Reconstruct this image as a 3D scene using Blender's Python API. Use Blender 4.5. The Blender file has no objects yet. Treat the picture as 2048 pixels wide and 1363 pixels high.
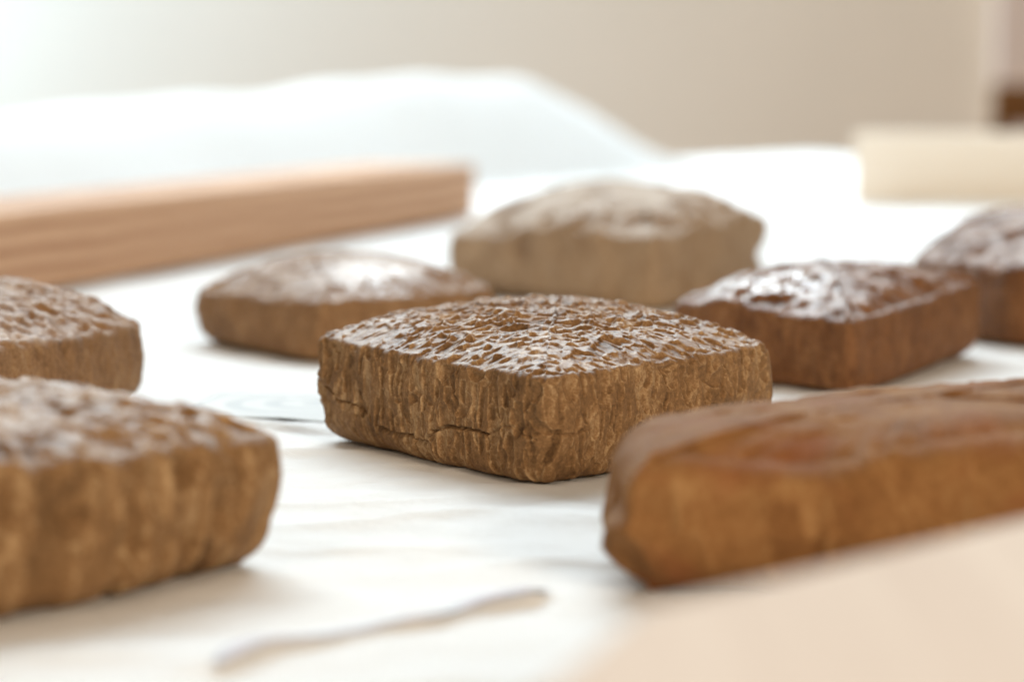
import bpy, bmesh, math
import numpy as np
from mathutils import Vector

# ------------------------------------------------------------------ camera, world, lights
scn = bpy.context.scene
COL = scn.collection
CAM_H = 0.122
cam = bpy.data.cameras.new('camera')
cam.sensor_width = 36.0
cam.lens = 101.95
cam.clip_start = 0.01
cam.clip_end = 60.0
cam.dof.use_dof = True
cam.dof.focus_distance = 0.902
cam.dof.aperture_fstop = 8.0
cam_o = bpy.data.objects.new('camera', cam)
COL.objects.link(cam_o)
cam_o.location = (0, 0, CAM_H)
cam_o.rotation_euler = (math.radians(90 - 5.236), 0, 0)
scn.camera = cam_o

world = bpy.data.worlds.new('World')
scn.world = world
world.use_nodes = True
wb = world.node_tree.nodes['Background']
wb.inputs[0].default_value = (1.0, 0.80, 0.60, 1)
wb.inputs[1].default_value = 0.27


def area(name, loc, target, sx, sy, power, color):
    l = bpy.data.lights.new(name, 'AREA')
    l.shape = 'RECTANGLE'
    l.size, l.size_y = sx, sy
    l.energy = power
    l.color = color
    o = bpy.data.objects.new(name, l)
    COL.objects.link(o)
    o.location = loc
    d = Vector(target) - Vector(loc)
    o.rotation_euler = d.to_track_quat('-Z', 'Y').to_euler()
    return o


# tall window high in the far wall (back light), a window to the far left, warm room light from the right
area('window_light_back', (-0.4, 5.8, 3.3), (0, 0.9, 0), 4.6, 2.2, 560, (0.80, 0.93, 1.0))
wl = area('fill_light_mound', (-3.2, 4.3, 1.5), (-0.3, 3.25, 0.1), 1.2, 1.2, 9, (0.93, 0.98, 1.0))  # added narrow fill that brightens the bunched cloth, not a window
wl.data.spread = math.radians(42)
area('window_light_far_left', (-2.35, 5.2, 1.0), (-0.9, 6.2, 0.2), 1.0, 1.5, 76, (0.40, 0.69, 1.0))
area('room_light_right', (1.35, -1.8, 0.95), (0.0, 1.0, 0.0), 0.7, 0.7, 50, (1.0, 0.81, 0.60))
area('fill_light_left', (-1.2, -1.7, 1.5), (0.0, 1.2, 0.0), 1.0, 1.0, 15, (1.0, 0.82, 0.62))  # added front fill for the blocks' left faces, no known room lamp

scn.render.engine = 'CYCLES'
scn.cycles.use_denoising = True
scn.cycles.max_bounces = 8
scn.view_settings.view_transform = 'Standard'
scn.view_settings.look = 'None'
scn.view_settings.exposure = 0.20
scn.view_settings.gamma = 1.0


# ------------------------------------------------------------------ material helpers
class NT:
    def __init__(self, name):
        self.m = bpy.data.materials.new(name)
        self.m.use_nodes = True
        self.t = self.m.node_tree
        self.b = self.t.nodes['Principled BSDF']
        self.out = self.t.nodes['Material Output']

    def n(self, typ, **kw):
        nd = self.t.nodes.new(typ)
        for k, v in kw.items():
            if k in nd.inputs:
                nd.inputs[k].default_value = v
            else:
                setattr(nd, k, v)
        return nd

    def l(self, a, b):
        self.t.links.new(a, b)

    def coords(self, scale=(1, 1, 1), rot=(0, 0, 0), kind='Object'):
        tc = self.n('ShaderNodeTexCoord')
        mp = self.n('ShaderNodeMapping')
        mp.inputs['Scale'].default_value = scale
        mp.inputs['Rotation'].default_value = rot
        self.l(tc.outputs[kind], mp.inputs[0])
        return mp.outputs[0]

    def noise(self, vec, scale, detail=4, rough=0.55, dist=0.0):
        nd = self.n('ShaderNodeTexNoise')
        nd.inputs['Scale'].default_value = scale
        nd.inputs['Detail'].default_value = detail
        nd.inputs['Roughness'].default_value = rough
        nd.inputs['Distortion'].default_value = dist
        self.l(vec, nd.inputs['Vector'])
        return nd.outputs['Fac']

    def ramp(self, fac, stops):
        r = self.n('ShaderNodeValToRGB')
        el = r.color_ramp.elements
        while len(el) < len(stops):
            el.new(0.5)
        for e, (p, c) in zip(el, stops):
            e.position = p
            e.color = (c[0], c[1], c[2], 1) if len(c) == 3 else c
        self.l(fac, r.inputs[0])
        return r.outputs[0]

    def mix(self, fac, a, b, blend='MIX'):
        nd = self.n('ShaderNodeMix', data_type='RGBA', blend_type=blend)
        for s, v in ((nd.inputs[0], fac), (nd.inputs[6], a), (nd.inputs[7], b)):
            if hasattr(v, 'links') or hasattr(v, 'is_linked'):
                self.l(v, s)
            else:
                s.default_value = v if isinstance(v, (int, float)) else (v[0], v[1], v[2], 1)
        return nd.outputs[2]

    def math(self, op, a, b=0.0):
        nd = self.n('ShaderNodeMath', operation=op)
        for s, v in ((nd.inputs[0], a), (nd.inputs[1], b)):
            if hasattr(v, 'is_linked'):
                self.l(v, s)
            else:
                s.default_value = v
        return nd.outputs[0]

    def bump(self, h, strength, dist, prev=None):
        nd = self.n('ShaderNodeBump')
        nd.inputs['Strength'].default_value = strength
        nd.inputs['Distance'].default_value = dist
        self.l(h, nd.inputs['Height'])
        if prev is not None:
            self.l(prev, nd.inputs['Normal'])
        return nd.outputs[0]


def block_material(name, dark, mid, light, rough_top=0.36, rough_side=0.62, red=None, spec=0.5):
    """hand-cut brown block: per-cut tone (attribute), mottling, dusty tan patches, polished top"""
    t = NT(name)
    at = t.n('ShaderNodeAttribute', attribute_name='cut_tone')
    ap = t.n('ShaderNodeAttribute', attribute_name='polish')
    v = t.coords()
    vs = t.coords((1, 1, 0.22))
    n1 = t.noise(v, 55, 5, 0.6)
    n2 = t.noise(vs, 300, 5, 0.65)
    n3 = t.noise(v, 1500, 4, 0.65)
    f = t.math('MULTIPLY', n1, 0.50)
    f = t.math('ADD', f, t.math('MULTIPLY', n2, 0.14))
    f = t.math('ADD', f, t.math('MULTIPLY', n3, 0.36))
    f = t.math('ADD', f, t.math('MULTIPLY', at.outputs['Fac'], 0.26))
    aw = t.n('ShaderNodeAttribute', attribute_name='edge_wear')
    n4 = t.noise(v, 520, 4, 0.7)
    f = t.math('ADD', f, t.math('MULTIPLY', t.math('SUBTRACT', n4, 0.5), 0.50))
    f = t.math('ADD', f, t.math('MULTIPLY', aw.outputs['Fac'], 0.18))
    f = t.math('SUBTRACT', f, 0.13)
    c = t.ramp(f, [(0.30, dark), (0.52, mid), (0.78, light)])
    if red is not None:
        nr = t.noise(v, 38, 3, 0.5, 0.4)
        c = t.mix(t.ramp(nr, [(0.52, (0, 0, 0)), (0.72, (0.6, 0.6, 0.6))]), c, red)
    # small dark specks of soil
    sp = t.noise(v, 2600, 2, 0.5)
    c = t.mix(t.ramp(sp, [(0.68, (0, 0, 0)), (0.75, (0.55, 0.55, 0.55))]), c, tuple(x * 0.35 for x in dark))
    t.l(c, t.b.inputs['Base Color'])
    rr = t.n('ShaderNodeMapRange')
    t.l(ap.outputs['Fac'], rr.inputs[0])
    rr.inputs[3].default_value = rough_side
    rr.inputs[4].default_value = rough_top
    rr.clamp = False
    rn = t.math('ADD', rr.outputs[0], t.math('MULTIPLY', t.math('SUBTRACT', n3, 0.5), 0.35))
    t.l(rn, t.b.inputs['Roughness'])
    t.b.inputs['Specular IOR Level'].default_value = spec
    b1 = t.bump(t.math('ADD', n3, t.math('MULTIPLY', n4, 0.8)), 0.7, 0.0007)
    bs = t.n('ShaderNodeMapRange')
    t.l(ap.outputs['Fac'], bs.inputs[0])
    bs.inputs[2].default_value = 2.0
    bs.inputs[3].default_value = 0.75
    bs.inputs[4].default_value = 0.05
    t.l(bs.outputs[0], b1.node.inputs['Strength'])
    fib = t.noise(t.coords((1, 1, 0.12)), 1900, 3, 0.6)
    b2 = t.bump(fib, 0.15, 0.0005, b1)
    t.l(b2, t.b.inputs['Normal'])
    return t.m


def plain_wood(name, dark, light, axis, rough=0.5, scale=1.0, bands=0):
    """fine straight grain along one object axis"""
    t = NT(name)
    s = [70 * scale] * 3
    s[axis] = 1.6 * scale
    v = t.coords(tuple(s))
    n1 = t.noise(v, 1.0, 5, 0.6, 0.3)
    s2 = [620 * scale] * 3
    s2[axis] = 9 * scale
    n2 = t.noise(t.coords(tuple(s2)), 1.0, 3, 0.6)
    f = t.math('ADD', t.math('MULTIPLY', n1, 0.75), t.math('MULTIPLY', n2, 0.25))
    if bands:
        wv = t.n('ShaderNodeTexWave', wave_type='BANDS', bands_direction='Z')
        wv.inputs['Scale'].default_value = bands
        wv.inputs['Distortion'].default_value = 2.5
        wv.inputs['Detail'].default_value = 3
        sw = [3.0] * 3
        sw[2] = 1.0
        sw[axis] = 0.35
        t.l(t.coords(tuple(sw)), wv.inputs['Vector'])
        f = t.math('ADD', t.math('MULTIPLY', f, 0.6), t.math('MULTIPLY', wv.outputs['Fac'], 0.4))
    c = t.ramp(f, [(0.28, dark), (0.68, light)])
    t.l(c, t.b.inputs['Base Color'])
    t.b.inputs['Roughness'].default_value = rough
    t.b.inputs['Specular IOR Level'].default_value = 0.25
    t.l(t.bump(n2, 0.2, 0.0005), t.b.inputs['Normal'])
    return t.m


def cloth_material(name, color, weave=1500, transl=0.0):
    t = NT(name)
    v = t.coords()
    n1 = t.noise(v, 14, 4, 0.55)
    c = t.ramp(n1, [(0.3, tuple(x * 0.965 for x in color)), (0.7, color)])
    t.l(c, t.b.inputs['Base Color'])
    t.b.inputs['Roughness'].default_value = 0.7
    t.b.inputs['Specular IOR Level'].default_value = 0.25
    # fine slanted threads
    w1 = t.n('ShaderNodeTexWave', wave_type='BANDS', bands_direction='X')
    w1.inputs['Scale'].default_value = weave / 6.283
    w1.inputs['Distortion'].default_value = 1.2
    w1.inputs['Detail'].default_value = 2
    t.l(t.coords((1, 1, 1), (0, 0, 0.85)), w1.inputs['Vector'])
    w2 = t.n('ShaderNodeTexWave', wave_type='BANDS', bands_direction='X')
    w2.inputs['Scale'].default_value = weave / 6.283
    w2.inputs['Distortion'].default_value = 1.2
    t.l(t.coords((1, 1, 1), (0, 0, 0.85 + 1.57)), w2.inputs['Vector'])
    n4 = t.noise(v, 260, 4, 0.6)
    h = t.math('ADD', t.math('MULTIPLY', w1.outputs['Fac'], 0.6), t.math('MULTIPLY', w2.outputs['Fac'], 0.3))
    h = t.math('ADD', h, t.math('MULTIPLY', n4, 1.2))
    t.l(t.bump(h, 0.8, 0.0006), t.b.inputs['Normal'])
    if transl > 0:
        tr = t.n('ShaderNodeBsdfTranslucent')
        tr.inputs['Color'].default_value = (*color, 1)
        mx = t.n('ShaderNodeMixShader')
        mx.inputs[0].default_value = transl
        t.l(t.b.outputs[0], mx.inputs[1])
        t.l(tr.outputs[0], mx.inputs[2])
        t.l(mx.outputs[0], t.out.inputs['Surface'])
    return t.m


def plaster(name, color, var=0.04):
    t = NT(name)
    v = t.coords()
    n = t.noise(v, 1.3, 5, 0.6)
    c = t.ramp(n, [(0.25, tuple(x * (1 - var) for x in color)), (0.75, tuple(x * (1 + var) for x in color))])
    t.l(c, t.b.inputs['Base Color'])
    t.b.inputs['Roughness'].default_value = 0.85
    t.l(t.bump(t.noise(v, 60, 5, 0.6), 0.2, 0.004), t.b.inputs['Normal'])
    return t.m


# ------------------------------------------------------------------ object helpers
def tag(o, label=None, cat=None, group=None, kind=None):
    for k, v in (('label', label), ('category', cat), ('group', group), ('kind', kind)):
        if v:
            o[k] = v
    return o


def mesh_obj(name, verts, faces, mat, loc=(0, 0, 0), parent=None, smooth=True):
    me = bpy.data.meshes.new(name)
    me.from_pydata([tuple(v) for v in verts], [], faces)
    me.update()
    if smooth:
        me.shade_smooth()
    me.materials.append(mat)
    o = bpy.data.objects.new(name, me)
    COL.objects.link(o)
    o.location = loc
    o.parent = parent
    return o


def grid_mesh(name, pts, mat, wrap_u=False, attrs=None, loc=(0, 0, 0), parent=None):
    """pts: (rows, cols, 3) numpy; one continuous quad sheet, fast path"""
    R, C, _ = pts.shape
    idx = np.arange(R * C).reshape(R, C)
    if wrap_u:
        nx = np.roll(idx, -1, axis=1)
        q = np.stack([idx[:-1], idx[1:], nx[1:], nx[:-1]], -1).reshape(-1, 4)
    else:
        q = np.stack([idx[:-1, :-1], idx[1:, :-1], idx[1:, 1:], idx[:-1, 1:]], -1).reshape(-1, 4)
    me = bpy.data.meshes.new(name)
    me.vertices.add(R * C)
    me.vertices.foreach_set('co', (pts - np.array(loc)).astype(np.float32).ravel())
    me.loops.add(q.size)
    me.loops.foreach_set('vertex_index', q.astype(np.int32).ravel())
    me.polygons.add(len(q))
    me.polygons.foreach_set('loop_start', np.arange(0, q.size, 4, dtype=np.int32))
    me.polygons.foreach_set('loop_total', np.full(len(q), 4, dtype=np.int32))
    me.update(calc_edges=True)
    me.validate()
    me.shade_smooth()
    for k, arr in (attrs or {}).items():
        a = me.attributes.new(k, 'FLOAT', 'POINT')
        a.data.foreach_set('value', arr.astype(np.float32).ravel())
    me.materials.append(mat)
    o = bpy.data.objects.new(name, me)
    COL.objects.link(o)
    o.location = loc
    o.parent = parent
    return o


def bevel_box(name, size, mat, loc, rotz=0.0, bev=0.002, parent=None, wob=0.0, seed=0):
    """bevelled box standing on z=0 of its location; wob bends long boards a little"""
    bm = bmesh.new()
    bmesh.ops.create_cube(bm, size=1.0)
    for v in bm.verts:
        v.co = Vector((v.co.x * size[0], v.co.y * size[1], (v.co.z + 0.5) * size[2]))
    long_e = [e for e in bm.edges if abs((e.verts[0].co - e.verts[1].co).x) > size[0] * 0.5]
    bmesh.ops.subdivide_edges(bm, edges=long_e, cuts=24, use_grid_fill=True)
    eds = [e for e in bm.edges if len(e.link_faces) == 2 and e.calc_face_angle(0) > 0.5]
    bmesh.ops.bevel(bm, geom=eds, offset=bev, segments=3, profile=0.6, affect='EDGES')
    rng = np.random.default_rng(seed)
    ph = rng.uniform(0, 6.28, 4)
    for v in bm.verts:
        x = v.co.x / size[0]
        if wob and v.co.z > size[2] * 0.4:
            v.co.z += wob * (math.sin(x * 7 + ph[0]) + 0.5 * math.sin(x * 17 + ph[1]))
        v.co.y += wob * (math.sin(x * 5 + ph[2]) + 0.5 * math.sin(x * 13 + ph[3]))
    me = bpy.data.meshes.new(name)
    bm.to_mesh(me)
    bm.free()
    me.materials.append(mat)
    o = bpy.data.objects.new(name, me)
    COL.objects.link(o)
    o.location = loc
    o.rotation_euler = (0, 0, rotz)
    o.parent = parent
    return o


# ------------------------------------------------------------------ numeric helpers for carved surfaces
def vnoise(shape, cells, rng):
    """smooth value noise on a grid; cells = (rows, cols) of control points"""
    r, c = shape
    g = rng.normal(size=(cells[0] + 3, cells[1] + 3))
    y = np.linspace(0, cells[0], r)
    x = np.linspace(0, cells[1], c)
    yi, xi = y.astype(int), x.astype(int)
    fy, fx = y - yi, x - xi
    fy = fy * fy * (3 - 2 * fy)
    fx = fx * fx * (3 - 2 * fx)
    a = g[np.ix_(yi, xi)]
    b = g[np.ix_(yi, xi + 1)]
    d = g[np.ix_(yi + 1, xi)]
    e = g[np.ix_(yi + 1, xi + 1)]
    fx = fx[None, :]
    fy = fy[:, None]
    return (a * (1 - fx) + b * fx) * (1 - fy) + (d * (1 - fx) + e * fx) * fy


def carve(h, tone, res, org, strokes, wall=1.3):
    """cut gouge strokes into height field h: each stroke runs down to its end and stops at a steep wall"""
    R, C = h.shape
    for (x, y, ang, L, W, D, z0, tn) in strokes:
        rad = max(L, W) * 0.75
        i0 = int((y - rad - org[1]) / res)
        i1 = int((y + rad - org[1]) / res) + 2
        j0 = int((x - rad - org[0]) / res)
        j1 = int((x + rad - org[0]) / res) + 2
        i0, j0 = max(i0, 0), max(j0, 0)
        i1, j1 = min(i1, R), min(j1, C)
        if i1 <= i0 or j1 <= j0:
            continue
        yy = (org[1] + np.arange(i0, i1) * res - y)[:, None]
        xx = (org[0] + np.arange(j0, j1) * res - x)[None, :]
        ca, sa = math.cos(ang), math.sin(ang)
        a = xx * ca + yy * sa
        b = (-xx * sa + yy * ca) / (W * 0.5)
        b2 = b * b
        t = a / L + 0.5
        sk = math.sin(x * 9173.0 + y * 7919.0)
        ab = np.abs(b)
        end = 0.70 - 0.10 * b2 + 0.22 * sk * b
        s = (z0 - D * t + D * (0.22 * b2 + 0.25 * sk * b) + np.maximum(0, ab - 0.82) * W * 0.5 * wall
             + np.maximum(0, (t - end) * L) * wall + np.maximum(0, -t * L) * 0.8)
        sub = h[i0:i1, j0:j1]
        m = s < sub
        sub[m] = s[m]
        tone[i0:i1, j0:j1][m] = tn


def sample(fld, res, org, x, y):
    R, C = fld.shape
    u = np.clip((x - org[0]) / res, 0, C - 1.001)
    v = np.clip((y - org[1]) / res, 0, R - 1.001)
    i, j = v.astype(int), u.astype(int)
    fv, fu = v - i, u - j
    return ((fld[i, j] * (1 - fu) + fld[i, j + 1] * fu) * (1 - fv)
            + (fld[i + 1, j] * (1 - fu) + fld[i + 1, j + 1] * fu) * fv)


def periodic(sk, vals, s, per):
    """smooth periodic interpolation of values given at positions sk along a closed outline"""
    sk = list(sk) + [sk[0] + per]
    vals = list(vals) + [vals[0]]
    ss = (s - sk[0]) % per + sk[0]
    out = np.zeros_like(s)
    for k in range(len(sk) - 1):
        m = (ss >= sk[k]) & (ss <= sk[k + 1])
        t = (ss[m] - sk[k]) / max(sk[k + 1] - sk[k], 1e-9)
        t = t * t * (3 - 2 * t)
        out[m] = vals[k] * (1 - t) + vals[k + 1] * t
    return out


def carved_block(name, corners, mat, label, rim, top, seed, res=0.0007, M=420, NT_=46, NS=34,
                 bulge=(0.002,) * 4, round_c=0.005, edge_r=0.003, foot=(0.004,) * 4, side_bulge=0.001,
                 top_cut=(0.0060, 0.0055, 0.0011), top_n=500, top_dir=1.57, side_cut=(0.009, 0.0028, 0.00045),
                 side_n=1200, depth_map=None, dents=(), cracks=(), lump=0.0008, dome_p=2.0, group='carved blocks lying on the white cloth',
                 crown=None, rim_dip=None, wob=0.0, grit=1.0, fine=1.0, base_round=0.009, upright=0.72, shine=None, rim_noise=0.00022, dome_k=0.52):
    """corners: back, left, front, right (seam at the back); rim: height of the upper edge at each corner;
    top: height of the crown; returns one closed mesh"""
    rng = np.random.default_rng(seed)
    cs = np.array(corners, float)
    # --- outline
    pts = []
    nseg = 240
    cen = cs.mean(0)
    for k in range(4):
        a, b = cs[k], cs[(k + 1) % 4]
        t = np.linspace(0, 1, nseg, endpoint=False)[:, None]
        e = b - a
        nrm = np.array([e[1], -e[0]]) / np.linalg.norm(e)
        pts.append(a + e * t + nrm * bulge[k] * 4 * t * (1 - t))
    P = np.concatenate(pts)
    n = len(P)
    # resample evenly, round the corners, resample again
    for sig in (round_c, None):
        d = np.linalg.norm(np.roll(P, -1, 0) - P, axis=1)
        s = np.concatenate([[0], np.cumsum(d)])
        per = s[-1]
        cnt = 2000 if sig else M
        si = np.linspace(0, per, cnt, endpoint=False)
        P = np.stack([np.interp(si, s, np.append(P[:, i], P[0, i])) for i in range(2)], 1)
        if sig:
            fr = np.fft.fftfreq(cnt, per / cnt)
            g = np.exp(-2 * (math.pi * fr * sig) ** 2)
            P = np.stack([np.fft.ifft(np.fft.fft(P[:, i]) * g).real for i in range(2)], 1)
    s = si
    T = np.roll(P, -1, 0) - np.roll(P, 1, 0)
    T /= np.linalg.norm(T, axis=1)[:, None]
    N = np.stack([T[:, 1], -T[:, 0]], 1)
    if wob:
        w = np.zeros(M)
        for k in range(2, 9):
            w += rng.normal() * np.sin(2 * math.pi * k * s / per + rng.uniform(0, 6.28)) / k
        P = P + N * (w * wob)[:, None]
    sc = [s[np.argmin(np.linalg.norm(P - c, axis=1))] for c in cs]
    sc[0] = 0.0
    hr = periodic(sc, rim, s, per)
    for kk in range(6, 70, 3):
        hr = hr + rim_noise * rng.normal() * np.sin(2 * math.pi * kk * s / per + rng.uniform(0, 6.28)) / math.sqrt(kk / 6)
    if rim_dip is not None:
        for (kf, wid, amt) in rim_dip:
            k = int(kf)
            a, b = sc[k], (sc[k + 1] if k < 3 else per)
            s0 = a + (b - a) * (kf - k)
            dd = np.abs((s - s0 + per / 2) % per - per / 2)
            hr = hr + amt * np.exp(-(dd / wid) ** 2)
    fr_ = periodic(sc, foot, s, per)
    fq = np.fft.fftfreq(M, per / M)
    gk = np.exp(-2 * (math.pi * fq * base_round) ** 2)
    PL = np.stack([np.fft.ifft(np.fft.fft(P[:, i]) * gk).real for i in range(2)], 1) + N * base_round * 0.12
    C = np.array(crown if crown is not None else cen)
    # --- rows
    rows, wt = [], []
    edges = []
    for k in range(4):
        a, b = cs[k], cs[(k + 1) % 4]
        e = (b - a) / np.linalg.norm(b - a)
        edges.append((a, np.array([e[1], -e[0]]), bulge[k] * 0.8))
    gx, gy = np.meshgrid(np.linspace(cs[:, 0].min(), cs[:, 0].max(), 60), np.linspace(cs[:, 1].min(), cs[:, 1].max(), 60))
    gp = np.stack([gx.ravel(), gy.ravel()], 1)
    gb = np.ones(len(gp))
    ok = np.ones(len(gp), bool)
    for (ea, en, eo) in edges:
        dd = (ea - gp) @ en + eo
        ok &= dd > 0
        gb = gb * np.maximum(dd, 0)
    bub_max = gb[ok].max()
    Pr = P - N * edge_r
    for i in range(NT_):
        r = (i / (NT_ - 1)) ** 0.8
        r = max(r, 0.002)
        xy = C + (Pr - C) * r
        bub = np.ones(M)
        for (ea, en, eo) in edges:
            bub = bub * np.maximum((ea - xy) @ en + eo, 1e-5)
        bub = (bub / bub_max) ** dome_k * (1 - r ** 10)
        hm = hr * r ** 2 + float(np.mean(hr)) * (1 - r ** 2)
        z = hm + (top - float(np.mean(hr))) * bub
        rows.append(np.column_stack([xy, z]))
        wt.append(1.0)
    for i in range(1, 7):
        a = i / 6 * math.pi / 2
        xy = P - N * (edge_r * (1 - math.sin(a)))
        z = hr - edge_r * (1 - math.cos(a))
        rows.append(np.column_stack([xy, z]))
        wt.append(max(0.0, 1 - i / 5))
    for i in range(1, NS + 1):
        q = i / NS
        zt = hr - edge_r
        z = zt + (fr_ - zt) * q
        xy = P + (PL - P) * q ** 2.2 + N * (side_bulge * math.sin(math.pi * q))
        rows.append(np.column_stack([xy, z]))
        wt.append(0.0)
    for i in range(1, 9):
        a = i / 8 * math.pi / 2
        xy = PL - N * (fr_ * (1 - math.cos(a)))[:, None] * 1.2
        z = fr_ * (1 - math.sin(a))
        rows.append(np.column_stack([xy, z]))
        wt.append(0.0)
    base = rows[-1].copy()
    rows.append(np.column_stack([C + (base[:, :2] - C) * 0.7, base[:, 2]]))
    rows.append(np.column_stack([C + (base[:, :2] - C) * 0.01, base[:, 2]]))
    wt += [0.0, 0.0]
    G = np.array(rows)
    W = np.array(wt)[:, None] * np.ones((1, M))
    nb = 2
    # --- base normals
    du = np.roll(G, -1, 1) - np.roll(G, 1, 1)
    dv = np.gradient(G, axis=0)
    nn = np.cross(dv, du)
    nn /= np.linalg.norm(nn, axis=2, keepdims=True) + 1e-12
    nn[:2] = (0, 0, 1)
    # --- top field
    lo = P.min(0) - 0.01
    hi = P.max(0) + 0.01
    sh = (int((hi[1] - lo[1]) / res) + 2, int((hi[0] - lo[0]) / res) + 2)
    ht = np.full(sh, top_cut[2] * 0.35) + vnoise(sh, (14, 14), rng) * lump * 0.25 + vnoise(sh, (60, 60), rng) * lump * 0.05
    tt = np.full(sh, 0.5)
    L0, W0, D0 = top_cut
    st, st2 = [], []
    for _ in range(top_n):
        x, y = rng.uniform(lo, hi)
        dm = depth_map(x, y) if depth_map else 1.0
        sz = math.exp(rng.normal(0, 0.32))
        st.append((x, y, top_dir + rng.normal(0, 0.55), L0 * sz * (0.6 + 0.4 * dm), W0 * sz * math.exp(rng.normal(0, 0.25)) * (0.6 + 0.4 * dm),
                   D0 * sz * dm * rng.uniform(0.6, 1.3), rng.uniform(-0.3, 0.25) * D0 * dm, rng.normal(0.5, 0.16)))
    for _ in range(int(top_n * fine)):   # small chips over the big ones
        x, y = rng.uniform(lo, hi)
        sz = math.exp(rng.normal(0, 0.3))
        st2.append((x, y, top_dir + rng.normal(0, 0.9), L0 * 0.42 * sz, W0 * 0.36 * sz, D0 * 0.26 * sz, sz, rng.normal(0.5, 0.2)))
    carve(ht, tt, res, lo, st)
    for q in st2:
        hz = sample(ht, res, lo, np.array([q[0]]), np.array([q[1]]))[0]
        carve(ht, tt, res, lo, [q[:6] + (hz + q[5] * 0.45, q[7])])
    ht += vnoise(sh, (int(sh[0] * res / 0.0014), int(sh[1] * res / 0.0014)), rng) * 0.00006 * grit
    # --- side field in (s, z)
    zmax = max(rim) + 0.012
    sh2 = (int(zmax / res) + 2, int(per / res) + 2)
    hs = vnoise(sh2, (2, 18), rng) * lump * 0.6 + vnoise(sh2, (5, 60), rng) * lump * 0.22
    hs0 = hs.copy()
    flat = np.zeros(sh2)
    ts = np.full(sh2, 0.5)
    L1, W1, D1 = side_cut
    st = []
    for _ in range(side_n):
        sz = math.exp(rng.normal(0, 0.38))
        zc = rng.uniform(-0.002, zmax)
        kind = rng.random()
        if kind < upright:        # narrow upright chisel marks
            p = (-1.57 + rng.normal(0, 0.14), L1 * sz, W1 * math.exp(rng.normal(0, 0.35)), D1 * rng.uniform(0.4, 1.3))
        elif kind < upright + (1 - upright) * 0.85:      # broader slanting chips, mostly towards the upper edge
            zc = zmax - abs(rng.normal(0, 0.45)) * zmax
            p = (-1.57 + rng.normal(0, 0.55), L1 * 0.75 * sz, W1 * 1.7 * math.exp(rng.normal(0, 0.3)), D1 * rng.uniform(0.8, 2.0))
        else:                  # short cuts made from below
            p = (1.57 + rng.normal(0, 0.35), L1 * 0.6 * sz, W1 * 1.2, D1 * rng.uniform(0.5, 1.6))
        st.append((rng.uniform(0, per), zc, *p, rng.uniform(-0.9, 0.3) * D1, float(np.clip(rng.normal(0.5, 0.17) + (0.3 if rng.random() < 0.05 else 0), 0, 1.1))))
    carve(flat, ts, res, (0, 0), st, wall=1.1)
    flat += vnoise(sh2, (int(zmax / 0.0016), int(per / 0.0016)), rng) * 0.00005 * grit
    hs = hs0 + flat
    zz = (np.arange(sh2[0]) * res)[:, None]
    sg = (np.arange(sh2[1]) * res)[None, :]
    for (x, y, z, rs, rz, amt) in dents:
        s0 = s[np.argmin(np.hypot(P[:, 0] - x, P[:, 1] - y))]
        dd = np.abs((sg - s0 + per / 2) % per - per / 2)
        hs += amt * np.exp(-(dd / rs) ** 2 - ((zz - z) / rz) ** 2)
    cf = np.zeros(sh2)
    for (edge, poly, width, depth) in cracks:
        sa = sc[edge]
        sb = sc[edge + 1] if edge < 3 else per
        pp = [(sa + (sb - sa) * q, z) for q, z in poly]
        # roughen the line
        fine = []
        for (a, b) in zip(pp[:-1], pp[1:]):
            for q in np.linspace(0, 1, 6)[:-1]:
                fine.append((a[0] + (b[0] - a[0]) * q + rng.normal(0, 0.00012), a[1] + (b[1] - a[1]) * q + rng.normal(0, 0.00012)))
        fine.append(pp[-1])
        for a, b in zip(fine[:-1], fine[1:]):
            mx, mz = (a[0] + b[0]) / 2, (a[1] + b[1]) / 2
            rr = 0.003
            i0, i1 = max(int((mz - rr) / res), 0), min(int((mz + rr) / res), sh2[0])
            j0, j1 = max(int((mx - rr) / res), 0), min(int((mx + rr) / res), sh2[1])
            if i1 <= i0 or j1 <= j0:
                continue
            X = sg[:, j0:j1] - a[0]
            Z = zz[i0:i1] - a[1]
            ex, ez = b[0] - a[0], b[1] - a[1]
            tq = np.clip((X * ex + Z * ez) / (ex * ex + ez * ez + 1e-12), 0, 1)
            dist = np.hypot(X - tq * ex, Z - tq * ez)
            wv = width * rng.uniform(0.75, 1.25)
            dv_ = -depth * np.clip(1.4 - dist / wv, 0, 1)
            np.minimum(cf[i0:i1, j0:j1], dv_, out=cf[i0:i1, j0:j1])
    hs += cf
    # --- displace
    dt = sample(ht, res, lo, G[:, :, 0], G[:, :, 1])
    S = np.broadcast_to(s[None, :], G.shape[:2])
    ds = sample(hs, res, (0, 0), S, G[:, :, 2])
    tnt = sample(tt, res, lo, G[:, :, 0], G[:, :, 1])
    tns = sample(ts, res, (0, 0), S, G[:, :, 2])

    def ridges(f):
        k = max(1, int(round(0.0003 / res)))
        lap = 4 * f - np.roll(f, k, 0) - np.roll(f, -k, 0) - np.roll(f, k, 1) - np.roll(f, -k, 1)
        return np.clip(lap / (0.00035 * max(k * res / 0.00025, 1)), 0, 1)
    wear = sample(ridges(ht), res, lo, G[:, :, 0], G[:, :, 1]) * W + sample(ridges(flat), res, (0, 0), S, G[:, :, 2]) * (1 - W)
    disp = dt * W + ds * (1 - W)
    disp[-nb:] = 0
    q8 = np.linspace(1, 0.15, 8)[:, None]
    disp[-nb - 8:-nb] *= q8
    tone = tnt * W + tns * (1 - W)
    pol = W * (0.75 + 0.25 * np.clip(1 + dt / (D0 + 1e-9), 0, 1))
    if shine:
        pol = pol + W * 2.4 * np.exp(-((G[:, :, 0] - shine[0]) ** 2 + ((G[:, :, 1] - shine[1]) * 0.6) ** 2) / shine[2] ** 2)
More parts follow.
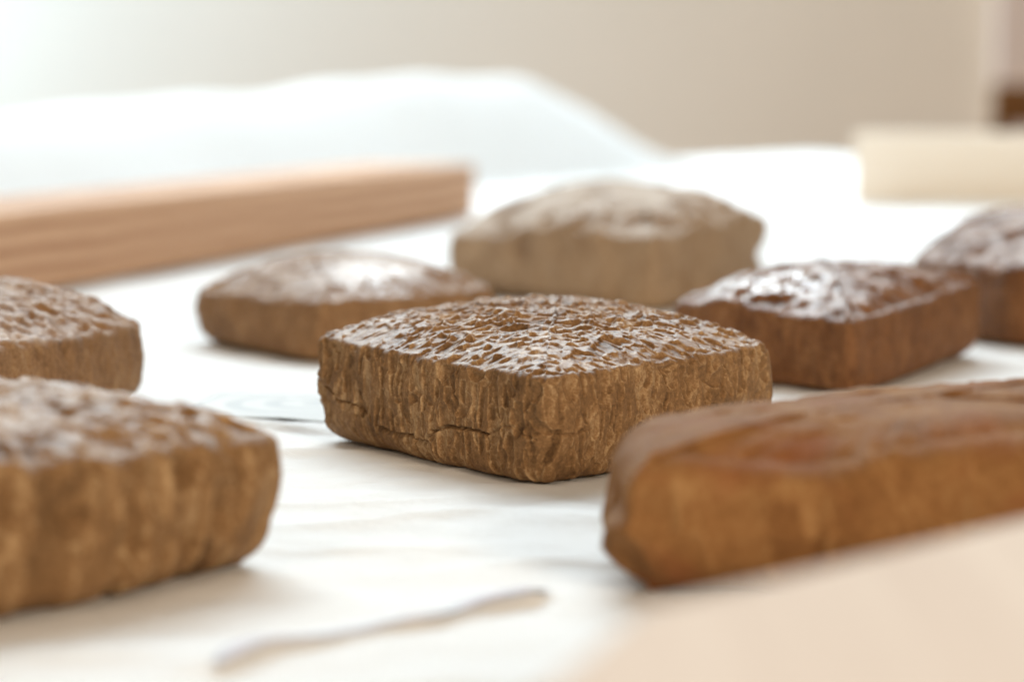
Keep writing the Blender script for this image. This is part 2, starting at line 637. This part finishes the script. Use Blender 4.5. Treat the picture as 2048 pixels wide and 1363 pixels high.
    G = G + nn * disp[:, :, None]
    G[:, :, 2] = np.maximum(G[:, :, 2], 0.0004)
    loc = (float(cen[0]), float(cen[1]), 0.0)
    o = grid_mesh(name, G, mat, wrap_u=True, attrs={'cut_tone': tone, 'polish': pol, 'edge_wear': wear}, loc=loc)
    return tag(o, label, 'block', group)


# ------------------------------------------------------------------ setting: wall, floor, table, cloth
M_wall = plaster('wall_plaster', (0.80, 0.68, 0.54))
M_pil = plaster('pilaster_plaster', (0.74, 0.59, 0.49))
M_floor = plain_wood('floor_boards', (0.20, 0.12, 0.07), (0.32, 0.20, 0.12), 1, 0.5, 0.3)
wall = mesh_obj('wall', [(-5, 6.2, -0.75), (5, 6.2, -0.75), (5, 6.2, 5), (-5, 6.2, 5),
                         (-5, 6.3, -0.75), (5, 6.3, -0.75), (5, 6.3, 5), (-5, 6.3, 5)],
                [(0, 1, 2, 3), (5, 4, 7, 6), (3, 2, 6, 7), (1, 5, 6, 2), (4, 0, 3, 7)], M_wall, smooth=False)
tag(wall, 'plain beige plaster wall behind the table', kind='structure')
pil = bevel_box('wall_pilaster', (0.9, 0.04, 5.7), M_pil, (1.47, 6.178, -0.75), 0, 0.01)
tag(pil, 'pinkish flat pilaster on the beige wall', kind='structure')
floor = mesh_obj('floor', [(-5, -4, -0.76), (5, -4, -0.76), (5, 6.2, -0.76), (-5, 6.2, -0.76)], [(0, 1, 2, 3)], M_floor, smooth=False)
tag(floor, 'wooden floor below the table', kind='structure')


def y_far(x):
    xs = [-1.15, 0.44, 0.47, 0.49, 0.52, 0.56, 0.60, 0.64, 0.66]
    ys = [2.02, 4.47, 4.50, 4.42, 4.15, 3.70, 3.20, 2.60, 1.90]
    return np.interp(x, xs, ys)


M_cloth = cloth_material('white_cloth', (0.86, 0.87, 0.87))
M_table = plain_wood('table_wood', (0.30, 0.19, 0.10), (0.45, 0.30, 0.17), 1, 0.45, 0.4)

table = bpy.data.objects.new('table', None)
COL.objects.link(table)
table.location = (0, 1.5, -0.76)
tag(table, 'large table under the white cloth', 'table')
tx = np.concatenate([np.linspace(-1.13, 0.44, 30), np.linspace(0.45, 0.645, 30)])
outl = [(x, float(y_far(x)) - 0.02) for x in tx] + [(0.645, 0.27), (-1.13, 0.27)]
nv = len(outl)
vv = [(x, y - 1.5, 0.755) for x, y in outl] + [(x, y - 1.5, 0.72) for x, y in outl]
mesh_obj('table_top', vv, [tuple(range(nv))[::-1], tuple(range(nv, 2 * nv))] + [(i, (i + 1) % nv, nv + (i + 1) % nv, nv + i) for i in range(nv)], M_table, parent=table, smooth=False)
for lx, ly in ((-1.0, 0.4), (0.55, 0.4), (-1.0, 2.05), (0.38, 4.1)):
    bevel_box('leg', (0.07, 0.07, 0.72), M_table, (lx, ly - 1.5, 0), 0, 0.006, parent=table)

rng = np.random.default_rng(5)
cx = np.unique(np.concatenate([np.linspace(-1.15, -0.3, 60), np.linspace(-0.3, 0.3, 300), np.linspace(0.3, 0.66, 90)]))
ya = np.concatenate([np.linspace(0.25, 0.54, 60, endpoint=False), np.linspace(0.54, 0.74, 250, endpoint=False),
                     np.linspace(0.74, 0.96, 180, endpoint=False), np.linspace(0.96, 1.04, 100, endpoint=False), np.linspace(1.04, 1.5, 140, endpoint=False)])
yf = y_far(cx)
yb = 1.5 + np.linspace(0, 1, 150)[:, None] * (yf[None, :] - 1.5)
Y = np.concatenate([np.repeat(ya[:, None], len(cx), 1), yb])
X = np.broadcast_to(cx[None, :], Y.shape)


def ripple(X, Y, x0, y0, ang, wl, amp, ln):
    ca, sa = math.cos(ang), math.sin(ang)
    a = (X - x0) * ca + (Y - y0) * sa
    b = -(X - x0) * sa + (Y - y0) * ca + 0.006 * np.sin(a * 60 + x0 * 90)
    return amp * np.exp(-(b / wl) ** 2 - (a / ln) ** 2)


def wrinkle(X, Y, x0, y0, x1, y1, amp, back, front, wav=0.0):
    # raised wrinkle whose near side drops steeply; amp is given along its length
    L = math.hypot(x1 - x0, y1 - y0)
    ca, sa = (x1 - x0) / L, (y1 - y0) / L
    a = ((X - x0) * ca + (Y - y0) * sa) / L
    b = -(X - x0) * sa + (Y - y0) * ca + wav * np.sin(a * 11 + 1) + wav * 0.6 * np.sin(a * 23)
    A = np.interp(a, np.linspace(0, 1, len(amp)), amp)
    return A * np.where(b > 0, np.exp(-(b / back) ** 2), np.exp(-(b / front) ** 2))


RIPPLES = [(-0.03, 0.795, 0.25, 0.006, 0.0011, 0.05), (-0.052, 0.83, 0.1, 0.005, 0.0009, 0.035), (0.012, 0.725, 0.05, 0.0045, 0.0016, 0.014),
             (-0.04, 0.745, -0.25, 0.004, 0.0008, 0.03), (0.02, 0.80, -0.2, 0.010, 0.0012, 0.03), (-0.165, 1.245, 0.35, 0.010, 0.0022, 0.02),
             (-0.02, 0.57, 0.5, 0.008, 0.0012, 0.05), (-0.085, 0.60, 0.2, 0.012, 0.0012, 0.05), (-0.30, 1.30, 0.3, 0.02, 0.003, 0.1), (0.26, 1.85, 0.2, 0.03, 0.004, 0.15),
             (-0.085, 0.93, 0.4, 0.008, 0.0016, 0.03)]


def cloth_z(X, Y):
    Z = np.full(np.broadcast(X, Y).shape, -0.0002)
    Z = Z - 0.0006 * (1 + np.sin(X * 37 + 2 * np.sin(Y * 11)) * np.sin(Y * 29 + X * 13)) * 0.5
    for args in RIPPLES:
        Z = Z + 1.4 * ripple(X, Y, *args)
    Z = Z + wrinkle(X, Y, -0.068, 0.582, 0.014, 0.680, (0, 0.0026, 0.0028, 0.0020, 0.0014, 0.0022, 0.0018, 0.0027, 0.0028, 0), 0.016, 0.0014, 0.0012)
    Z = Z + wrinkle(X, Y, -0.112, 1.036, -0.058, 0.982, (0, 0.0010, 0.0014, 0.0022, 0.0024, 0.0020, 0), 0.016, 0.0020, 0.0005)
    return Z


Z = cloth_z(X, Y)
# fine crumple of the cloth (grid noise, kept below the blocks' feet)
crx = np.clip((X + 0.4) / 0.8, 0, 1) * 399
cry = np.clip((Y - 0.3) / 1.4, 0, 1) * 699
n_a = vnoise((700, 400), (100, 58), rng) * 0.00026 + vnoise((700, 400), (230, 132), rng) * 0.00011 + np.abs(vnoise((700, 400), (60, 26), rng)) * -0.00030
Z = Z + sample(n_a, 1.0, (0, 0), crx, cry)
pts = np.stack([X, Y, Z], -1)
drop = pts[-1:].copy()
d1 = drop.copy(); d1[..., 1] += 0.012; d1[..., 2] -= 0.008
d2 = drop.copy(); d2[..., 1] += 0.02 + 0.012 * np.sin(cx * 40); d2[..., 2] -= 0.22
pts = np.concatenate([pts, d1, d2])[::-1]
cloth = grid_mesh('tablecloth', pts, M_cloth)
tag(cloth, 'white cloth covering the table under the brown blocks', 'tablecloth')

# ------------------------------------------------------------------ the carved blocks
BR_D, BR_M, BR_L = (0.095, 0.048, 0.018), (0.25, 0.135, 0.056), (0.52, 0.35, 0.185)
M_hero = block_material('carved_brown', BR_D, BR_M, BR_L, 0.45, 0.72, spec=0.21)
M_grey = block_material('carved_greyish_brown', (0.15, 0.078, 0.034), (0.285, 0.160, 0.076), (0.44, 0.285, 0.155), 0.58, 0.72, spec=0.24)
M_dark = block_material('carved_dark_brown', (0.085, 0.033, 0.011), (0.20, 0.085, 0.031), (0.34, 0.175, 0.075), 0.47, 0.68, spec=0.25)
M_red = block_material('carved_reddish_brown', (0.15, 0.062, 0.019), (0.26, 0.122, 0.042), (0.40, 0.225, 0.092), 0.80, 0.85, spec=0.16, red=(0.26, 0.088, 0.034))
M_pale = block_material('carved_sand', (0.24, 0.150, 0.085), (0.37, 0.255, 0.155), (0.54, 0.42, 0.30), 0.62, 0.8, spec=0.25)


def hero_depth(x, y):
    d = math.hypot((x - 0.005) / 0.055, (y - 0.965) / 0.075)
    v = 1.15 - 0.75 * min(1.0, max(0.0, (d - 0.55) / 0.45))
    if x < -0.02:
        v *= max(0.3, 1 - (-0.02 - x) / 0.03)
    if x > 0.04:
        v *= max(0.4, 1 - (x - 0.04) / 0.04)
    return v


crack1 = [(-0.009, 0.0233), (0.054, 0.019), (0.105, 0.0182), (0.147, 0.0149), (0.224, 0.0147), (0.284, 0.0119)]
crack2 = [(0.328, 0.0087), (0.358, 0.0091), (0.416, 0.0075), (0.495, 0.0083), (0.523, 0.0066), (0.555, 0.0071), (0.586, 0.0106),
          (0.635, 0.0131), (0.71, 0.0136), (0.777, 0.0135), (0.806, 0.0129)]
crack3 = [(0.806, 0.0129), (0.869, 0.0165), (0.901, 0.0169), (0.933, 0.0151), (0.984, 0.0136)]
crack4 = [(0.806, 0.0126), (0.813, 0.0081), (0.818, 0.0035), (0.83, 0.001)]
crack5 = [(0.031, 0.0154), (0.097, 0.0145), (0.117, 0.015), (0.17, 0.0155)]
carved_block('carved_block', [(0.014, 1.078), (-0.0660, 0.970), (0.0095, 0.8570), (0.0858, 0.950)], M_hero,
             'brown chiselled block with a thin crack along its side, sharp in the middle',
             rim=(0.036, 0.0350, 0.0330, 0.0340), top=0.0462, seed=11, res=0.00025, M=1500, NT_=170, NS=105,
             bulge=(0.006, 0.003, 0.002, 0.006), base_round=0.0055, round_c=0.0030, edge_r=0.0022, foot=(0.004, 0.0105, 0.0040, 0.004), side_bulge=0.0010,
             top_n=5200, top_cut=(0.0058, 0.0044, 0.0017), side_cut=(0.0095, 0.0025, 0.0011), side_n=1500, depth_map=hero_depth,
             cracks=[(1, crack1, 0.0003, 0.0015), (1, crack2, 0.0004, 0.0020), (1, crack3, 0.0002, 0.0009), (1, crack4, 0.0002, 0.0009), (2, crack5, 0.0002, 0.001)],
             dents=[(-0.066, 0.966, 0.009, 0.006, 0.0022, -0.0016)], lump=0.0012, dome_p=2.5, crown=(0.014, 0.972), fine=0.7)

carved_block('carved_block', [(-0.150, 0.800), (-0.235, 0.705), (-0.140, 0.612), (-0.0545, 0.716)], M_hero,
             'brown block with upright chisel grooves on its side, nearest on the left',
             rim=(0.036, 0.036, 0.036, 0.035), top=0.0455, seed=22, M=520, NT_=60, NS=46, res=0.0005,
             bulge=(0.003, 0.003, 0.003, 0.005), round_c=0.006, edge_r=0.006, foot=(0.006, 0.006, 0.005, 0.012), side_bulge=0.0015,
             upright=0.93, dome_p=2.5, top_cut=(0.0065, 0.0052, 0.0014), top_n=2600, side_cut=(0.019, 0.0056, 0.0034), side_n=210, lump=0.0014)

carved_block('carved_block', [(-0.21, 1.19), (-0.262, 1.06), (-0.172, 0.935), (-0.1345, 1.062)], M_grey,
             'brown block with a pitted top, cut off by the left edge behind the nearest one',
             rim=(0.035, 0.034, 0.034, 0.033), top=0.0455, seed=33, bulge=(0.004, 0.003, 0.004, 0.006), round_c=0.007, edge_r=0.004,
             foot=(0.005, 0.006, 0.006, 0.012), top_cut=(0.0080, 0.006, 0.0019), top_n=1600, dome_p=2.4, lump=0.0012)

carved_block('carved_block', [(-0.086, 1.455), (-0.1455, 1.322), (-0.081, 1.232), (-0.0065, 1.320)], M_grey,
             'low brown block with a bright shine on top, nearest the wooden plank',
             rim=(0.026, 0.0255, 0.0262, 0.026), top=0.0400, seed=44, bulge=(0.003, 0.003, 0.003, 0.003), round_c=0.004, edge_r=0.004,
             foot=(0.005, 0.010, 0.004, 0.005), top_cut=(0.008, 0.006, 0.0012), top_n=1300, dome_p=2.6, lump=0.0010, depth_map=lambda x, y: 0.15 if math.hypot(x + 0.060, (y - 1.285) * 0.6) < 0.02 else 1.0, shine=(-0.060, 1.285, 0.020))

carved_block('carved_block', [(0.056, 1.83), (-0.036, 1.615), (0.074, 1.495), (0.1455, 1.672)], M_pale,
             'large pale sandy block with an uneven humped top, farthest back',
             rim=(0.045, 0.034, 0.0385, 0.040), top=0.0610, seed=55, M=420, bulge=(0.004, 0.004, 0.005, 0.004), round_c=0.0045, edge_r=0.005,
             foot=(0.006, 0.016, 0.006, 0.008), top_cut=(0.014, 0.012, 0.0022), top_n=160, side_cut=(0.02, 0.01, 0.0012), side_n=160, lump=0.0022,
             dents=[(0.143, 1.668, 0.019, 0.02, 0.006, -0.006), (0.140, 1.66, 0.034, 0.016, 0.005, 0.003)],
             rim_dip=[(1.55, 0.035, 0.007), (2.35, 0.03, 0.005), (2.75, 0.03, 0.008)], dome_p=3.2, crown=(0.065, 1.67), wob=0.0015)

carved_block('carved_block', [(0.137, 1.335), (0.0655, 1.185), (0.130, 1.104), (0.206, 1.262)], M_dark,
             'dark brown block with white glare on its top, touching the middle block from behind',
             rim=(0.034, 0.031, 0.0295, 0.034), top=0.0425, seed=66, bulge=(0.003, 0.001, 0.002, 0.004), base_round=0.006, round_c=0.0032, edge_r=0.0035,
             foot=(0.005, 0.006, 0.004, 0.012), top_cut=(0.011, 0.009, 0.0019), top_n=900, fine=0.5, dome_p=2.8, lump=0.0014, shine=(0.105, 1.18, 0.022), rim_dip=[(1.35, 0.02, 0.003)])

carved_block('carved_block', [(0.245, 1.570), (0.1925, 1.395), (0.229, 1.296), (0.375, 1.36)], M_dark,
             'dark block with a ridge across its top, cut off by the right edge',
             rim=(0.040, 0.036, 0.037, 0.038), top=0.058, seed=77, bulge=(0.004, 0.003, 0.003, 0.004), round_c=0.008, edge_r=0.005,
             foot=(0.006, 0.006, 0.006, 0.006), top_cut=(0.011, 0.009, 0.0022), top_n=700, lump=0.0014, dome_p=2.0, crown=(0.262, 1.45))

carved_block('carved_block', [(0.185, 0.815), (0.0305, 0.760), (0.0225, 0.668), (0.185, 0.692)], M_red,
             'blurred reddish brown block with a notched end, nearest on the right',
             rim=(0.040, 0.034, 0.033, 0.038), top=0.041, seed=88, M=520, NT_=54, NS=46, res=0.0006,
             bulge=(0.003, 0.003, 0.003, 0.003), round_c=0.009, edge_r=0.0135, base_round=0.008, foot=(0.006, 0.010, 0.012, 0.006), side_bulge=0.001,
             top_cut=(0.024, 0.018, 0.0006), top_n=260, fine=0.0, side_cut=(0.02, 0.012, 0.0014), side_n=130, lump=0.0026, dome_p=2.6,
             dents=[(0.025, 0.69, 0.0205, 0.03, 0.0045, -0.0026), (0.027, 0.70, 0.011, 0.03, 0.006, 0.0014)], rim_dip=[(2.30, 0.02, -0.003)], wob=0.0012)

# ------------------------------------------------------------------ wooden boards
M_plank = plain_wood('plank_wood', (0.40, 0.225, 0.135), (0.66, 0.44, 0.295), 0, 0.85, 0.55, 26)
M_beech = plain_wood('pale_board_wood', (0.58, 0.46, 0.37), (0.70, 0.59, 0.49), 1, 0.85, 0.6)
M_cream = plain_wood('cream_board_wood', (0.86, 0.79, 0.68), (0.92, 0.87, 0.78), 0, 0.6, 0.4)


def board(name, a, b, w, h, mat, side, wob=0.0, seed=0, bev=0.0025):
    """board whose visible long face runs from a to b on the table; side = +1 puts the body left of a->b"""
    a, b = Vector((*a, 0)), Vector((*b, 0))
    d = (b - a)
    ang = math.atan2(d.y, d.x)
    nrm = Vector((-d.y, d.x, 0)).normalized() * side
    mid = (a + b) / 2 + nrm * w / 2
    return bevel_box(name, (d.length, w, h), mat, (mid.x, mid.y, 0.0012), ang, bev, wob=wob, seed=seed)


tag(board('wooden_plank', (-0.485, 0.825), (-0.0315, 2.495), 0.10, 0.0450, M_plank, 1, 0.0004, 3),
    'long straight brown wooden plank lying across the back left', 'plank')
# near board: wide, its far end cut at a slant
bm = bmesh.new()
poly = [(0.0185, 0.430), (-0.010, 0.330), (-0.012, 0.20), (0.24, 0.20), (0.30, 0.48), (0.215, 0.669)]
vb = [bm.verts.new((x - 0.12, y - 0.42, 0.0)) for x, y in poly]
fb = bm.faces.new(vb)
ext = bmesh.ops.extrude_face_region(bm, geom=[fb])
for g in ext['geom']:
    if isinstance(g, bmesh.types.BMVert):
        g.co.z += 0.0415
bmesh.ops.recalc_face_normals(bm, faces=bm.faces)
bmesh.ops.bevel(bm, geom=list(bm.edges), offset=0.004, segments=3, profile=0.6, affect='EDGES')
me = bpy.data.meshes.new('wooden_board')
bm.to_mesh(me)
bm.free()
me.materials.append(M_beech)
nb_ = bpy.data.objects.new('wooden_board', me)
COL.objects.link(nb_)
nb_.location = (0.12, 0.42, 0.0012)
tag(nb_, 'pale beige wooden board, very blurred, in the near right corner', 'board')
tag(board('cream_board', (0.3195, 2.712), (0.62, 2.66), 0.03, 0.067, M_cream, 1, 0.0003, 6),
    'cream wooden board standing on edge at the far right', 'board')

# ------------------------------------------------------------------ bunched cloth behind the plank
M_bunch = cloth_material('bunched_cloth', (0.87, 0.88, 0.88), 500, 0.35)
p0, p1 = np.array([-0.80, 2.32]), np.array([0.215, 3.735])
ax = p1 - p0
ln = np.linalg.norm(ax)
ax /= ln
nr = np.array([-ax[1], ax[0]])
u = np.linspace(0, 1, 160)
w = np.linspace(-1, 1, 90)
U, Wd = np.meshgrid(u, w)
ux = p0[0] + ax[0] * ln * U
Hc = np.interp(u, [0, 0.1, 0.30, 0.45, 0.62, 0.70, 0.755, 0.80, 0.86, 0.92, 0.97, 1.0],
               [0.0, 0.06, 0.084, 0.097, 0.113, 0.121, 0.121, 0.114, 0.085, 0.045, 0.012, 0.0])
k = np.hanning(9); k /= k.sum()
Hc = np.convolve(np.pad(Hc, 4, mode='edge'), k, 'valid')
prof = np.cos(np.clip(Wd, -1, 1) * math.pi / 2) ** 1.3
hw = 0.13 + 0.05 * np.sin(U * 5)
fold = 0.006 * np.sin(U * 31 + Wd * 3 + 1) + 0.004 * np.sin(U * 57 - Wd * 5)
Zb = Hc[None, :] * prof * (1 + fold * 4) + 0.001
off = Wd * hw
Xb = p0[0] + ax[0] * ln * U + nr[0] * off
Yb = p0[1] + ax[1] * ln * U + nr[1] * off
bunch = grid_mesh('bunched_cloth', np.stack([Xb, Yb, Zb], -1)[::-1], M_bunch)
tag(bunch, 'white cloth bunched into a mound behind the brown plank', 'cloth')


# ------------------------------------------------------------------ loose paper sheets with curling front edges
def paper(name, fl, fr, brc, bl, amp, curl_d, curl_w, mat, label, n=90, m=60, lift=0.0006, seed=0, z0=0.0016):
    rg = np.random.default_rng(seed)
    u = np.linspace(0, 1, n)[None, :]
    v = (np.linspace(0, 1, m) ** 1.6)[:, None]
    fl, fr, brc, bl = [np.array(p) for p in (fl, fr, brc, bl)]
    xy = ((1 - u)[..., None] * fl + u[..., None] * fr) * (1 - v)[..., None] + ((1 - u)[..., None] * bl + u[..., None] * brc) * v[..., None]
    dpt = np.linalg.norm(bl - fl)
    d = v * dpt
    A = np.interp(u, np.linspace(0, 1, len(amp)), amp)
    xy = xy + (0.0012 * np.sin(u * 9 + seed) * np.exp(-d / 0.02))[..., None] * np.array([0.3, 1.0])
    z = cloth_z(xy[..., 0], xy[..., 1]) + z0
    o = grid_mesh(name, np.concatenate([xy, z[..., None]], -1), mat)
    md = o.modifiers.new('thickness', 'SOLIDIFY')
    md.thickness = 0.00025
    md.offset = 1
    return tag(o, label, 'paper')


M_paper = cloth_material('paper_white', (0.86, 0.87, 0.88), 1400)
t = NT('printed_paper')
v = t.coords()
pn = t.n('ShaderNodeTexVoronoi', feature='DISTANCE_TO_EDGE')
pn.inputs['Scale'].default_value = 45
t.l(v, pn.inputs['Vector'])
ring = t.n('ShaderNodeTexWave', wave_type='RINGS', rings_direction='Z')
ring.inputs['Scale'].default_value = 22
ring.inputs['Distortion'].default_value = 1.0
mp = t.n('ShaderNodeMapping')
mp.inputs['Location'].default_value = (0.068, -1.075, 0)
tc = t.n('ShaderNodeTexCoord')
t.l(tc.outputs['Object'], mp.inputs[0])
t.l(mp.outputs[0], ring.inputs['Vector'])
c = t.ramp(ring.outputs['Fac'], [(0.45, (0.50, 0.49, 0.46)), (0.7, (0.36, 0.36, 0.35))])
t.l(c, t.b.inputs['Base Color'])
t.b.inputs['Roughness'].default_value = 0.6
M_print = t.m
paper('printed_paper', (-0.122, 1.030), (-0.062, 1.012), (-0.030, 1.085), (-0.112, 1.118), (0.0, 0.0), 0.006, 0.007, M_print,
      'thin paper with a faint grey print left of the middle block', seed=4, z0=0.0005)

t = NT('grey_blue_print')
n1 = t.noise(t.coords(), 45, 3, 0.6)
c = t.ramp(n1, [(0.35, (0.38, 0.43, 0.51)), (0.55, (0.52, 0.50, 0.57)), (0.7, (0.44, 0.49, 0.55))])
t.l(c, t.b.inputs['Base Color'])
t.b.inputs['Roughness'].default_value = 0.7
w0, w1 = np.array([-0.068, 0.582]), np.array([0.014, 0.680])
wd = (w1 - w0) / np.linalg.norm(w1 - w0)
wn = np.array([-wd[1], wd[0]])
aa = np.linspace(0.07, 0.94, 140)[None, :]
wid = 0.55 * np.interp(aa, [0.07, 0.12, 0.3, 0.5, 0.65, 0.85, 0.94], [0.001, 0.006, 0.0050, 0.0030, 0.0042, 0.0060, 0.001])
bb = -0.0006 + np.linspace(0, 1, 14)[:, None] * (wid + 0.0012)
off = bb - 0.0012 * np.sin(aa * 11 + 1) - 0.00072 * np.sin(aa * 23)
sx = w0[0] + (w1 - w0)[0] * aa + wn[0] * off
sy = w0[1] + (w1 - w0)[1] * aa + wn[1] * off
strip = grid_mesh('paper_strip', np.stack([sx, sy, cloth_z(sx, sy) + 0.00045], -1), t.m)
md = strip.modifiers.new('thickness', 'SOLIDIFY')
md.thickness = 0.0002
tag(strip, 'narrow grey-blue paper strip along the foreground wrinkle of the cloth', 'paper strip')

# ------------------------------------------------------------------ chair far behind on the right
M_chair = plain_wood('chair_wood', (0.14, 0.055, 0.008), (0.24, 0.10, 0.015), 0, 0.4, 0.5)
chair = bpy.data.objects.new('wooden_chair', None)
COL.objects.link(chair)
chair.location = (1.05, 5.35, -0.76)
tag(chair, 'dark brown wooden chair back at the far right edge by the wall', 'chair')
bevel_box('back_rail', (0.40, 0.025, 0.075), M_chair, (0, -0.2, 0.792), 0, 0.006, parent=chair)
for sx in (-1, 1):
    bevel_box('back_post', (0.035, 0.035, 0.80), M_chair, (sx * 0.18, -0.17, 0), 0, 0.006, parent=chair)
    bevel_box('leg', (0.035, 0.035, 0.43), M_chair, (sx * 0.18, 0.2, 0), 0, 0.006, parent=chair)
bevel_box('seat', (0.42, 0.40, 0.03), M_chair, (0, 0.04, 0.43), 0, 0.008, parent=chair)
